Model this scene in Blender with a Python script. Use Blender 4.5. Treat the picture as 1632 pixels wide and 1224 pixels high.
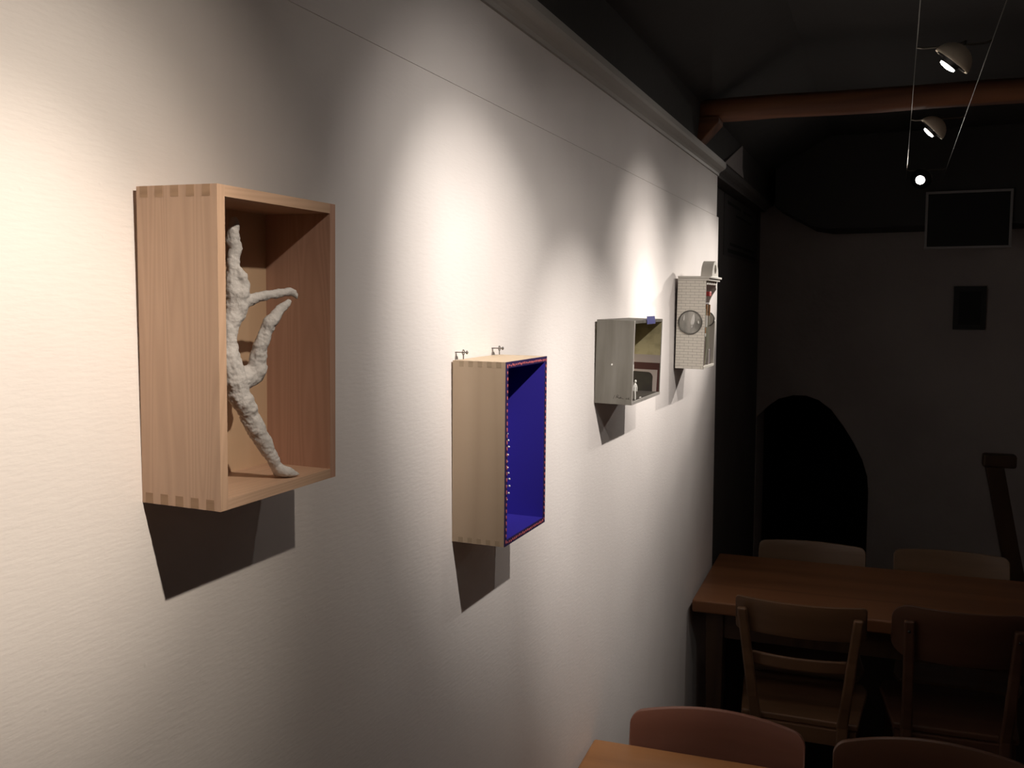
import bpy, bmesh, math, random
from mathutils import Vector, Matrix, noise
random.seed(7)
for o in list(bpy.data.objects):
    bpy.data.objects.remove(o)
S = bpy.context.scene
COL = S.collection
PI = math.pi

# ---------------------------------------------------------------- camera
CAMX, CAMZ, FPX = .56, 1.67, 1480.0
PITCH, YAW = math.radians(4.943), math.radians(22.06)
cam = bpy.data.cameras.new('camera')
cam.sensor_width = 36
cam.lens = FPX / 1632 * 36
cam.clip_start = .02
camo = bpy.data.objects.new('camera', cam)
camo.location = (CAMX, 0, CAMZ)
camo.rotation_euler = (PI / 2 - PITCH, 0, YAW)
COL.objects.link(camo)
S.camera = camo

# ---------------------------------------------------------------- world, exposure
w = bpy.data.worlds.new('world')
S.world = w
w.use_nodes = True
w.node_tree.nodes['Background'].inputs[0].default_value = (.9, .95, 1, 1)
w.node_tree.nodes['Background'].inputs[1].default_value = .0015
S.view_settings.view_transform = 'Standard'
S.view_settings.look = 'None'
S.view_settings.gamma = 1
S.view_settings.exposure = 0
S.view_settings.use_curve_mapping = False

# the row of halogen spots on the cable: (x, y, z), aim on the wall (y, z), watts in the core, flood and spill of the beam, colour
LAMPS = [
    ((.66, .42, 2.150), (0.460, 1.615), (20.33, 12.01, 9.06, 0.51, 0.20), (1, .87, .71)),
    ((.66, .93, 2.150), (1.267, 1.616), (5.13, 27.42, 10.22, 2.08, 0.10), (1, .92, .825)),
    ((.66, 1.39, 2.150), (1.795, 1.353), (2.76, 36.41, 4.26, 4.04, 0.11), (1, .92, .825)),
    ((.652, 2.13, 2.150), (2.275, 1.580), (17.00, 15.00, 17.00, 0.65, 1.23), (1, .92, .825)),
    ((.646, 2.95, 2.155), (2.761, 1.425), (2.50, 2.50, 9.41, 0.71, 0.18), (1, .92, .825)),
    ((.655, 4.05, 2.155), (2.937, 1.663), (80.00, 20.00, 1.00, 0.68, 0.52), (1, .92, .825)),
]

# ---------------------------------------------------------------- helpers
def cam_axes():
    f = Vector((-math.sin(YAW) * math.cos(PITCH), math.cos(YAW) * math.cos(PITCH), -math.sin(PITCH)))
    r = Vector((math.cos(YAW), math.sin(YAW), 0))
    return f, r, r.cross(f)
_F, _R, _U = cam_axes()
def at_x(px, py, x):            # a measured photo point -> the room, on the plane x
    d = _F * FPX + _R * (px - 816) + _U * (612 - py)
    return Vector((CAMX, 0, CAMZ)) + d * ((x - CAMX) / d.x)

class MB:
    def __init__(s):
        s.v = []; s.f = []; s.m = []; s.sm = []
    def add(s, vs, fs, m=0, smooth=False):
        b = len(s.v)
        s.v += [tuple(v) for v in vs]
        for f in fs:
            s.f.append([b + i for i in f]); s.m.append(m); s.sm.append(smooth)
        return s
    def box(s, x0, x1, y0, y1, z0, z1, m=0):
        return s.add([(x0, y0, z0), (x1, y0, z0), (x1, y1, z0), (x0, y1, z0), (x0, y0, z1), (x1, y0, z1), (x1, y1, z1), (x0, y1, z1)],
                     [(3, 2, 1, 0), (4, 5, 6, 7), (0, 1, 5, 4), (1, 2, 6, 5), (2, 3, 7, 6), (3, 0, 4, 7)], m)
    def prism(s, pts, a0, a1, axis, m=0, mcap=None, smooth=False):
        # outline pts in the two other axes (in x,y,z order), extruded along axis
        def P(p, a):
            if axis == 'x': return (a, p[0], p[1])
            if axis == 'y': return (p[0], a, p[1])
            return (p[0], p[1], a)
        n = len(pts)
        vs = [P(p, a0) for p in pts] + [P(p, a1) for p in pts]
        s.add(vs, [tuple(range(n))[::-1], tuple(range(n, 2 * n))], m if mcap is None else mcap)
        b = len(s.v) - 2 * n
        for i in range(n):
            j = (i + 1) % n
            s.f.append([b + i, b + j, b + n + j, b + n + i]); s.m.append(m); s.sm.append(smooth)
        return s
    def tube(s, pts, rad, n=8, m=0, cap=True):
        pts = [Vector(p) for p in pts]
        if not isinstance(rad, (list, tuple)): rad = [rad] * len(pts)
        rings = []
        ref = None
        for i, p in enumerate(pts):
            t = (pts[min(i + 1, len(pts) - 1)] - pts[max(i - 1, 0)]).normalized()
            if ref is None:
                ref = Vector((0, 0, 1)) if abs(t.z) < .9 else Vector((1, 0, 0))
            a = (ref - t * ref.dot(t)).normalized(); ref = a
            b = t.cross(a)
            rings.append([p + (a * math.cos(2 * PI * k / n) + b * math.sin(2 * PI * k / n)) * rad[i] for k in range(n)])
        vs = [v for r in rings for v in r]
        fs = []
        for i in range(len(pts) - 1):
            for k in range(n):
                fs.append((i * n + k, i * n + (k + 1) % n, (i + 1) * n + (k + 1) % n, (i + 1) * n + k))
        s.add(vs, fs, m, True)
        if cap:
            b = len(s.v) - len(vs)
            s.f.append([b + k for k in range(n)][::-1]); s.m.append(m); s.sm.append(False)
            s.f.append([b + len(vs) - n + k for k in range(n)]); s.m.append(m); s.sm.append(False)
        return s
    def ball(s, c, r, n=8, k=6, m=0, sc=(1, 1, 1)):
        c = Vector(c); vs = [c + Vector((0, 0, -r * sc[2]))]
        for i in range(1, k):
            t = -PI / 2 + PI * i / k
            for j in range(n):
                vs.append(c + Vector((r * math.cos(t) * math.cos(2 * PI * j / n) * sc[0], r * math.cos(t) * math.sin(2 * PI * j / n) * sc[1], r * math.sin(t) * sc[2])))
        vs.append(c + Vector((0, 0, r * sc[2])))
        fs = []
        for j in range(n):
            fs.append((0, 1 + (j + 1) % n, 1 + j))
            for i in range(k - 2):
                a = 1 + i * n
                fs.append((a + j, a + (j + 1) % n, a + n + (j + 1) % n, a + n + j))
            a = 1 + (k - 2) * n
            fs.append((a + j, a + (j + 1) % n, len(vs) - 1))
        return s.add(vs, fs, m, True)
    def lathe(s, prof, M, n=24, m=0):
        # prof: (r, h) along local z, transformed by matrix M
        vs = []
        for r, h in prof:
            for k in range(n):
                vs.append(M @ Vector((r * math.cos(2 * PI * k / n), r * math.sin(2 * PI * k / n), h)))
        fs = []
        for i in range(len(prof) - 1):
            for k in range(n):
                fs.append((i * n + k, i * n + (k + 1) % n, (i + 1) * n + (k + 1) % n, (i + 1) * n + k))
        return s.add(vs, fs, m, True)
    def mesh(s, name, mats):
        me = bpy.data.meshes.new(name)
        me.from_pydata(s.v, [], s.f)
        for mt in (mats if isinstance(mats, (list, tuple)) else [mats]):
            me.materials.append(mt)
        me.polygons.foreach_set('material_index', s.m)
        me.polygons.foreach_set('use_smooth', s.sm)
        bm = bmesh.new(); bm.from_mesh(me)
        bmesh.ops.recalc_face_normals(bm, faces=bm.faces)
        bm.to_mesh(me); bm.free()
        me.update()
        return me

def link(name, me, parent=None, bevel=0, seg=2):
    o = bpy.data.objects.new(name, me)
    COL.objects.link(o)
    if parent is not None: o.parent = parent
    if bevel:
        b = o.modifiers.new('bevel', 'BEVEL'); b.width = bevel; b.segments = seg; b.limit_method = 'ANGLE'; b.angle_limit = math.radians(40)
    return o
def obj(name, mb, mats, parent=None, bevel=0, seg=2):
    return link(name, mb.mesh(name, mats), parent, bevel, seg)
def empty(name, loc, rot=(0, 0, 0)):
    o = bpy.data.objects.new(name, None); COL.objects.link(o)
    o.location = loc; o.rotation_euler = rot; o.empty_display_size = .05
    return o
def tag(o, label, cat, group=None):
    o['label'] = label; o['category'] = cat
    if group: o['group'] = group
    return o
def struct(name, mb, mats, bevel=0):
    o = obj(name, mb, mats, None, bevel); o['kind'] = 'structure'
    return o

# ---------------------------------------------------------------- materials
def mat(name, col, rough=.6, metal=0, bump=None, mott=None, spec=.5, emis=None, vary=None):
    """bump=(scale, strength, distance) ; mott=(colour2, scale, lo, hi, stretch)"""
    m = bpy.data.materials.new(name); m.use_nodes = True
    N = m.node_tree.nodes; L = m.node_tree.links
    b = N['Principled BSDF']
    b.inputs['Base Color'].default_value = (*col, 1)
    b.inputs['Roughness'].default_value = rough
    b.inputs['Metallic'].default_value = metal
    b.inputs['Specular IOR Level'].default_value = spec
    tc = N.new('ShaderNodeTexCoord')
    if mott:
        c2, sc, lo, hi, st = mott
        mp = N.new('ShaderNodeMapping'); mp.inputs['Scale'].default_value = st
        L.new(tc.outputs['Object'], mp.inputs[0])
        nz = N.new('ShaderNodeTexNoise'); nz.inputs['Scale'].default_value = sc; nz.inputs['Detail'].default_value = 5
        L.new(mp.outputs[0], nz.inputs['Vector'])
        rp = N.new('ShaderNodeValToRGB')
        rp.color_ramp.elements[0].position = lo; rp.color_ramp.elements[0].color = (*col, 1)
        rp.color_ramp.elements[1].position = hi; rp.color_ramp.elements[1].color = (*c2, 1)
        L.new(nz.outputs['Fac'], rp.inputs[0]); L.new(rp.outputs[0], b.inputs['Base Color'])
    if bump:
        sc, st, di = bump[:3]
        mp = N.new('ShaderNodeMapping'); mp.inputs['Scale'].default_value = bump[3] if len(bump) > 3 else (1, 1, 1)
        L.new(tc.outputs['Object'], mp.inputs[0])
        nz = N.new('ShaderNodeTexNoise'); nz.inputs['Scale'].default_value = sc; nz.inputs['Detail'].default_value = 6
        nz.inputs['Roughness'].default_value = .6
        L.new(mp.outputs[0], nz.inputs['Vector'])
        bp = N.new('ShaderNodeBump'); bp.inputs['Strength'].default_value = st; bp.inputs['Distance'].default_value = di
        L.new(nz.outputs['Fac'], bp.inputs['Height']); L.new(bp.outputs[0], b.inputs['Normal'])
    if emis:
        b.inputs['Emission Color'].default_value = (*emis[0], 1); b.inputs['Emission Strength'].default_value = emis[1]
    return m

def wood(name, c1, c2, scale=60, along='z', rough=.5, dist=3.0, fleck=.25, spec=.4, bump=.15, off=(0, 0, 0)):
    """plain-sawn wood: stretched bands + fine pores along one axis"""
    m = bpy.data.materials.new(name); m.use_nodes = True
    N = m.node_tree.nodes; L = m.node_tree.links
    b = N['Principled BSDF']; b.inputs['Roughness'].default_value = rough; b.inputs['Specular IOR Level'].default_value = spec
    tc = N.new('ShaderNodeTexCoord'); mp = N.new('ShaderNodeMapping')
    k = {'x': (.06, 1, 1), 'y': (1, .06, 1), 'z': (1, 1, .06)}[along]
    mp.inputs['Scale'].default_value = k; mp.inputs['Location'].default_value = off
    L.new(tc.outputs['Object'], mp.inputs[0])
    n1 = N.new('ShaderNodeTexNoise'); n1.inputs['Scale'].default_value = scale * .22; n1.inputs['Detail'].default_value = 2
    n1.inputs['Distortion'].default_value = .4
    L.new(mp.outputs[0], n1.inputs['Vector'])
    mul = N.new('ShaderNodeMath'); mul.operation = 'MULTIPLY'; mul.inputs[1].default_value = dist * 5
    fr = N.new('ShaderNodeMath'); fr.operation = 'PINGPONG'; fr.inputs[1].default_value = 1
    L.new(n1.outputs['Fac'], mul.inputs[0]); L.new(mul.outputs[0], fr.inputs[0])
    n2 = N.new('ShaderNodeTexNoise'); n2.inputs['Scale'].default_value = scale * 5; n2.inputs['Detail'].default_value = 3
    L.new(mp.outputs[0], n2.inputs['Vector'])
    mx = N.new('ShaderNodeMath'); mx.operation = 'MULTIPLY_ADD'; mx.inputs[1].default_value = fleck
    L.new(n2.outputs['Fac'], mx.inputs[0]); L.new(fr.outputs[0], mx.inputs[2])
    rp = N.new('ShaderNodeValToRGB')
    rp.color_ramp.elements[0].position = .05; rp.color_ramp.elements[0].color = (*c1, 1)
    rp.color_ramp.elements[1].position = 1.1 if False else 1.0; rp.color_ramp.elements[1].color = (*c2, 1)
    L.new(mx.outputs[0], rp.inputs[0]); L.new(rp.outputs[0], b.inputs['Base Color'])
    bp = N.new('ShaderNodeBump'); bp.inputs['Strength'].default_value = bump; bp.inputs['Distance'].default_value = .0006
    L.new(n2.outputs['Fac'], bp.inputs['Height']); L.new(bp.outputs[0], b.inputs['Normal'])
    return m

def wall_paint():
    m = bpy.data.materials.new('white roller painted plaster'); m.use_nodes = True
    N = m.node_tree.nodes; L = m.node_tree.links
    b = N['Principled BSDF']; b.inputs['Roughness'].default_value = .8; b.inputs['Specular IOR Level'].default_value = .25
    tc = N.new('ShaderNodeTexCoord')
    n0 = N.new('ShaderNodeTexNoise'); n0.inputs['Scale'].default_value = 5; n0.inputs['Detail'].default_value = 4
    L.new(tc.outputs['Object'], n0.inputs['Vector'])
    rp = N.new('ShaderNodeValToRGB')
    rp.color_ramp.elements[0].position = .3; rp.color_ramp.elements[0].color = (.785, .735, .725, 1)
    rp.color_ramp.elements[1].position = .7; rp.color_ramp.elements[1].color = (.825, .78, .77, 1)
    L.new(n0.outputs['Fac'], rp.inputs[0]); L.new(rp.outputs[0], b.inputs['Base Color'])
    # brush strokes lying mostly along the wall + fine grit + a few lumps
    mp = N.new('ShaderNodeMapping'); mp.inputs['Scale'].default_value = (1, .22, 1); mp.inputs['Rotation'].default_value = (.12, 0, 0)
    L.new(tc.outputs['Object'], mp.inputs[0])
    n1 = N.new('ShaderNodeTexNoise'); n1.inputs['Scale'].default_value = 260; n1.inputs['Detail'].default_value = 4
    L.new(mp.outputs[0], n1.inputs['Vector'])
    n2 = N.new('ShaderNodeTexNoise'); n2.inputs['Scale'].default_value = 60; n2.inputs['Detail'].default_value = 3
    L.new(tc.outputs['Object'], n2.inputs['Vector'])
    vo = N.new('ShaderNodeTexVoronoi'); vo.inputs['Scale'].default_value = 28
    L.new(tc.outputs['Object'], vo.inputs['Vector'])
    lump = N.new('ShaderNodeMapRange'); lump.inputs['From Min'].default_value = .06; lump.inputs['From Max'].default_value = .0
    L.new(vo.outputs['Distance'], lump.inputs['Value'])
    a1 = N.new('ShaderNodeMath'); a1.operation = 'MULTIPLY_ADD'; a1.inputs[1].default_value = .6
    L.new(n2.outputs['Fac'], a1.inputs[0]); L.new(n1.outputs['Fac'], a1.inputs[2])
    a2 = N.new('ShaderNodeMath'); a2.operation = 'MULTIPLY_ADD'; a2.inputs[1].default_value = .5
    L.new(lump.outputs[0], a2.inputs[0]); L.new(a1.outputs[0], a2.inputs[2])
    bp = N.new('ShaderNodeBump'); bp.inputs['Strength'].default_value = .3; bp.inputs['Distance'].default_value = .0009
    L.new(a2.outputs[0], bp.inputs['Height']); L.new(bp.outputs[0], b.inputs['Normal'])
    return m

M = {}
M['wall'] = wall_paint()
M['crown'] = mat('off white moulding paint', (.47, .45, .43), .6, bump=(40, .2, .002))
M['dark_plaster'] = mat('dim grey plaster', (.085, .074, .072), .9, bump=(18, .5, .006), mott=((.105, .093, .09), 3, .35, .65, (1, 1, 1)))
M['back_plaster'] = mat('grey lime plaster', (.36, .325, .32), .9, bump=(9, .6, .012), mott=((.42, .385, .375), 2, .35, .65, (1, 1, 1)))
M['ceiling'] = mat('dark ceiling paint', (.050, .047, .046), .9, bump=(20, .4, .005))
M['plaster_wall'] = mat('warm white plaster', (.74, .64, .60), .9, bump=(14, .4, .005))
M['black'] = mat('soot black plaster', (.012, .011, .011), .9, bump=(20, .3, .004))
M['floor'] = wood('dark floorboards', (.03, .02, .013), (.05, .032, .02), 12, 'y', .5)
M['beam'] = wood('hewn red brown beam', (.085, .032, .017), (.18, .07, .032), 26, 'x', .7, 2.5, .5, bump=.9)
M['beech'] = wood('pink beige beech', (.505, .335, .235), (.57, .382, .273), 120, 'z', .45, 6, .22)
M['beech_y'] = wood('pink beige beech crosswise', (.505, .335, .235), (.57, .382, .273), 120, 'y', .45, 6, .22)
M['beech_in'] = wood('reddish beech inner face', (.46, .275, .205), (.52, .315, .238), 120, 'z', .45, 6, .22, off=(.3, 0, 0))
M['beech_back'] = wood('pale beech plywood', (.52, .36, .235), (.60, .42, .28), 30, 'z', .5, 1.2, .12)
M['endgrain'] = wood('darker beech end grain', (.33, .205, .125), (.44, .285, .18), 160, 'x', .6, 2.5, .35)
M['birch'] = wood('pale birch', (.47, .35, .245), (.54, .41, .295), 34, 'z', .5, 1.6, .14, off=(.1, .7, 0))
M['birch_y'] = wood('pale birch crosswise', (.58, .45, .31), (.64, .505, .36), 22, 'y', .5, 1.1, .12)
M['birch_end'] = wood('tan birch end grain', (.35, .26, .175), (.42, .315, .215), 160, 'x', .6, 2.0, .3)
M['plaster'] = mat('rough white modelling plaster', (.57, .545, .54), .85, bump=(330, .5, .0016))
M['blue'] = mat('ultramarine paint', (.034, .023, .34), .55, bump=(120, .15, .0008))
M['navy'] = mat('dark violet rim paint', (.030, .018, .085), .5)
M['pink'] = mat('coral pink paint dots', (.78, .19, .17), .5)
M['steel'] = mat('grey steel', (.22, .21, .20), .4, 1)
M['grey_wash'] = mat('brushed grey paint', (.125, .115, .097), .65, bump=(60, .3, .001, (1, 1, .1)), mott=((.19, .18, .16), 40, .35, .75, (1, 1, .12)))
M['grey_frame'] = mat('pale grey paint', (.37, .345, .325), .6, mott=((.44, .415, .395), 30, .35, .7, (1, 1, 1)))
M['olive'] = mat('mottled olive paint', (.62, .55, .34), .7, mott=((.44, .38, .22), 42, .45, .7, (1, 1, 1)))
M['lilac'] = mat('lilac grey paint', (.50, .43, .42), .7)
M['maroon'] = mat('maroon paint', (.085, .030, .028), .6)
M['charcoal'] = mat('charcoal paint', (.040, .034, .032), .7, mott=((.055, .05, .04), 30, .4, .7, (1, 1, 1)))
M['signature'] = mat('dark ink', (.045, .035, .028), .6)
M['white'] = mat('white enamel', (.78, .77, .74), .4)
M['tape'] = mat('blue masking tape', (.115, .12, .33), .6, bump=(200, .3, .0006))
M['brick'] = mat('cream brick paint', (.83, .785, .71), .6, bump=(160, .15, .0006))
M['mortar'] = mat('grey mortar line', (.33, .30, .265), .8)
M['cream'] = mat('cream grey paint', (.70, .665, .61), .5)
M['glass'] = mat('smoky grey mirror', (.22, .215, .20), .12, .3, mott=((.36, .35, .32), 60, .4, .6, (1, 1, .3)))
M['ring'] = mat('dark grey ring', (.14, .135, .12), .4, .3)
M['red'] = mat('red paint', (.55, .06, .06), .5)
M['amber'] = mat('amber brown wood', (.30, .14, .045), .4)
M['ribbon'] = mat('pale green ribbon', (.42, .42, .33), .6)
M['violet'] = mat('violet grey paint', (.30, .26, .27), .6)
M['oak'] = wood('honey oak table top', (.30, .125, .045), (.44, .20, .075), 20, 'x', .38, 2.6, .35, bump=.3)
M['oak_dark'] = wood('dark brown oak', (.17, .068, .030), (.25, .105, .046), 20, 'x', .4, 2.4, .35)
M['leg_wood'] = wood('dark stained wood', (.05, .026, .015), (.075, .04, .022), 20, 'z', .45)
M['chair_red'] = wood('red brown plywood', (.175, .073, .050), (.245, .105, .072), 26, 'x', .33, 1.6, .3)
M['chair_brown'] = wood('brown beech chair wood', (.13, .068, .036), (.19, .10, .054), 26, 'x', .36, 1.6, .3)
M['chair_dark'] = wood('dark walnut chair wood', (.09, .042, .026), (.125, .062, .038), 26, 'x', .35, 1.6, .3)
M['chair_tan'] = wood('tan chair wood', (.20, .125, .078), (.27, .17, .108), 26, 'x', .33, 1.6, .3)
M['shade'] = mat('cream lamp shade', (.74, .66, .53), .5)
M['bulb'] = mat('lit halogen lens', (1, 1, 1), .3, emis=((1, .93, .82), 30))
M['blacktrim'] = mat('black plastic', (.012, .011, .012), .4)
M['wire'] = mat('tinned cable', (.22, .20, .17), .4, 1)
M['board'] = mat('black board', (.006, .006, .006), .7)
M['board_frame'] = mat('thin grey frame', (.30, .29, .29), .5)
M['print'] = mat('dark framed print', (.020, .018, .018), .6)
M['paper'] = mat('grey notice paper', (.066, .06, .06), .9)

# ---------------------------------------------------------------- room shell
YE = 3.29
mb = MB().box(-.15, 0, -1.6, YE, 0, 1.968)
struct('wall_left', mb, M['wall'])
mb = MB().box(-.15, .0009, -1.6, 3.247, 1.9682, 2.24)
struct('wall_left_upper', mb, M['wall'])
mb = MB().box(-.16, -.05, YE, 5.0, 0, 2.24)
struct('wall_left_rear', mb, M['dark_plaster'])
# crown moulding running on past the end of the white wall
prof = [(-.006, 2.104), (.006, 2.104), (.007, 2.112), (.012, 2.117), (.018, 2.120), (.027, 2.126), (.030, 2.132), (.030, 2.146), (-.006, 2.150)]
mb = MB().prism(prof, -1.6, 3.247, 'y')
struct('trim_1', mb, M['crown'])
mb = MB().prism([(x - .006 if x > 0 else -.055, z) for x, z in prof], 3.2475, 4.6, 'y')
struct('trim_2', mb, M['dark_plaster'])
# plaster gusset standing on the rear moulding
mb = MB().prism([(3.26, 2.1505), (3.66, 2.270), (3.66, 2.185), (3.70, 2.1505)], .014, .0235, 'x')
struct('wall_left_gusset', mb, M['back_plaster'])
# floor boards
fl = MB().box(-.2, 3.7, -1.7, 6.2, -.10, -.012)
flo = struct('floor', fl, M['black'])
bd = MB().box(-.0995 + .0, .0995, 0, 7.9, -.012, 0).mesh('floorboard', M['floor'])
for i in range(19):
    o = link('floorboard', bd, flo); o.location = (-.05 + i * .2, -1.7, 0)
# ceiling: sloped skirt over the left wall then flat
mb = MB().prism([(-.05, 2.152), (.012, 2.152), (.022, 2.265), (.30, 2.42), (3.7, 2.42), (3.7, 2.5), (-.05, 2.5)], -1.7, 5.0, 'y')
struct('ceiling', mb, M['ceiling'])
mb = MB().box(2.5, 2.65, -1.7, 6.2, 0, 2.5)
struct('wall_right', mb, M['plaster_wall'])
mb = MB().box(-.15, 3.6, -1.75, -1.6, 0, 2.5)
struct('wall_front', mb, M['plaster_wall'])
# back wall with the lopsided arched opening
YB = 4.8
arch = [(-.045, 0), (-.045, 1.10), (.00, 1.15), (.06, 1.195), (.13, 1.215), (.19, 1.215), (.25, 1.195), (.31, 1.15), (.37, 1.07), (.42, .99), (.46, .91), (.485, .83), (.492, .75), (.492, 0)]
out = [(-.05, 0), (-.05, 2.3), (3.5, 2.3), (3.5, 0)]
bm = bmesh.new()
def loop(pts, y): return [bm.verts.new((x, y, z)) for x, z in pts]
for y in (YB, YB + .3):
    a = loop(arch, y); q = {}
    tl = bm.verts.new((-.05, y, 2.3)); tr = bm.verts.new((3.5, y, 2.3)); br = bm.verts.new((3.5, y, 0)); bl = bm.verts.new((-.05, y, 0))
    bm.faces.new([bl, a[0], a[1], tl])
    mid = 4
    for i in range(1, mid): bm.faces.new([a[i], a[i + 1], tl])
    bm.faces.new([a[mid], tr, tl])
    for i in range(mid, len(a) - 1): bm.faces.new([a[i], a[i + 1], tr])
    bm.faces.new([a[-1], br, tr])
    if y == YB: a0 = a
    else:
        for i in range(len(a) - 1): bm.faces.new([a0[i], a0[i + 1], a[i + 1], a[i]])
bmesh.ops.recalc_face_normals(bm, faces=bm.faces)
me = bpy.data.meshes.new('wall_back'); bm.to_mesh(me); bm.free(); me.materials.append(M['back_plaster'])
link('wall_back', me)['kind'] = 'structure'
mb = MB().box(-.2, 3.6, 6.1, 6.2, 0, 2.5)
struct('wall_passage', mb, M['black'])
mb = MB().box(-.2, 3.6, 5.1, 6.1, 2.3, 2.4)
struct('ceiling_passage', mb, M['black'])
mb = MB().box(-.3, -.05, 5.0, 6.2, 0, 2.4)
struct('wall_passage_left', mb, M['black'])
# dark soffit in front of the back wall
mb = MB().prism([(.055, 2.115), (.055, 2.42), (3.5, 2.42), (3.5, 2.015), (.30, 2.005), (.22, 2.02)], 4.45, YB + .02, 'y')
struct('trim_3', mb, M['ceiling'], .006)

# ---------------------------------------------------------------- ceiling beam
mb = MB()
n = 26
sec = [(-.045, -.012), (-.03, -.026), (.03, -.026), (.045, -.010), (.045, .022), (.03, .030), (-.03, .030), (-.045, .018)]
vs = []; fs = []
for i in range(n + 1):
    x = -.02 + 3.5 * i / n
    zc = 2.243 - .008 * x + .004 * noise.noise(Vector((x * 3, 0, 0)))
    for k, (dy, dz) in enumerate(sec):
        vs.append((x, 2.86 + dy * (1 + .12 * noise.noise(Vector((x * 4, k, 1)))) + .005 * math.sin(x * 2), zc + dz * (1 + .2 * noise.noise(Vector((x * 5, k * 2, 4))))))
for i in range(n):
    for k in range(8):
        fs.append((i * 8 + k, i * 8 + (k + 1) % 8, i * 8 + 8 + (k + 1) % 8, i * 8 + 8 + k))
fs += [tuple(range(8)), tuple(range(n * 8, n * 8 + 8))]
mb.add(vs, fs, 0, True)
bt = empty('ceiling_beam', (0, 0, 0))
tag(bt, 'rough hewn red brown wooden beam crossing under the dark ceiling', 'beam')
obj('timber', mb, M['beam'], bt)
mb = MB().prism([(.0, 2.150), (.022, 2.150), (.075, 2.205), (.075, 2.222), (.0, 2.222)], 2.82, 2.90, 'y')
obj('bearing_block', mb, M['beam'], bt, .003)

# ---------------------------------------------------------------- cable lighting
def wire(name, a, b, r, label):
    o = obj(name, MB().tube([a, ((a[0] + b[0]) / 2, (a[1] + b[1]) / 2, (a[2] + b[2]) / 2 - .002), b], r, 6), M['wire'])
    return tag(o, label, 'cable', 'tensioned lamp cables')
ZW = 2.200
wire('lamp_cable', (.572, -1.6, ZW), (.608, 4.445, ZW), .0011, 'left one of the two thin lamp cables, nearer the white wall')
wire('lamp_cable', (.706, -1.6, ZW), (.752, 4.445, ZW), .0011, 'right one of the two thin lamp cables, farther from the white wall')

def make_lamp(pos, aim, watts, col, label, axis=None, baffle=.034):
    p = Vector(pos)
    ax = (Vector((0, aim[0], aim[1])) - p).normalized() if axis is None else Vector(axis).normalized()
    root = empty('spot_lamp', p)
    tag(root, label, 'lamp', 'halogen spots on the cables')
    q = ax.to_track_quat('Z', 'Y').to_matrix().to_4x4()     # local +z = beam
    # hemispherical shade: opening plane at z=-.010, crown behind it
    R = .040
    pr = [(R * math.sin(t), -.012 - R * .92 * math.cos(t)) for t in [PI / 2 * i / 10 for i in range(11)]]
    pr = [(max(r, .0008), h) for r, h in pr]
    inner = [(r * .95, -.012 + (h + .012) * .95) for r, h in pr[::-1]]
    obj('shade', MB().lathe(pr + inner, q, 32), M['shade'], root)
    # reflector ring and lit lens sitting just proud of the opening
    obj('lamp_ring', MB().lathe([(baffle, -.0150), (baffle, -.0115), (.0200, -.0120), (.0195, -.004), (.0172, -.003), (.0165, -.010)], q, 28), M['blacktrim'], root)
    obj('lens', MB().lathe([(.0168, -.004), (.0165, .0), (.012, .0018), (.006, .0028), (.0006, .0030)], q, 28), M['bulb'], root)
    # stem, knuckle and cross bar up to the two cables
    top = Vector((.0, .02, ZW - .004 - p.z))
    back = q @ Vector((0, 0, -.049))
    knee = Vector((back.x + .002, back.y + .01, back.z + .012))
    obj('stem', MB().tube([back, knee, Vector((.016, .02, top.z))], .0019, 8), M['wire'], root)
    xl = .572 + (p.y + 1.62) / 6.045 * .036 - p.x; xr = .706 + (p.y + 1.62) / 6.045 * .046 - p.x
    zc = ZW - p.z
    obj('cross_bar', MB().tube([(xl, .02, zc), (xl + .012, .02, top.z), (xr - .012, .02, top.z), (xr, .02, zc)], .0022, 8), M['wire'], root)
    obj('knuckle', MB().ball((.016, .02, top.z), .006, 10, 8), M['steel'], root)
    for nm, e, size in (('lamp_core', watts[0], 30), ('lamp_hot_ring', watts[1], 46), ('lamp_beam', watts[2], 66), ('lamp_flood', watts[3], 96), ('lamp_spill', watts[4], 140)):
        l = bpy.data.lights.new(nm, 'SPOT'); l.energy = e; l.color = col; l.spot_size = math.radians(size); l.spot_blend = 1.0; l.shadow_soft_size = .008
        lo = bpy.data.objects.new(nm, l); COL.objects.link(lo); lo.parent = root
        tgt = (Vector((0, aim[0], aim[1])) - p).normalized()
        lo.location = ax * .016
        lo.rotation_euler = tgt.to_track_quat('-Z', 'Y').to_euler()
    return root
LAB = ['spot lamp on the cables nearest the camera, above the dancer box, out of view',
       'second spot lamp along the cables, before the blue box, out of view',
       'third spot lamp along the cables, above the blue box, out of view',
       'cream dome spot lamp largest in view, at the top right before the beam',
       'smaller cream dome spot lamp hanging just past the wooden beam',
       'glaring spot lamp farthest along the cables, facing the viewer']
for i, (p, a, wt, c) in enumerate(LAMPS):
    ax = None
    if i == 3: ax = (-.65, .12, -.755)
    if i == 4: ax = (-.72, .08, -.69)
    if i == 5: ax = (-.30, -.86, -.42)
    make_lamp(p, a, wt, c, LAB[i], axis=ax, baffle=.0402 if i == 5 else .034)

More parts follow.
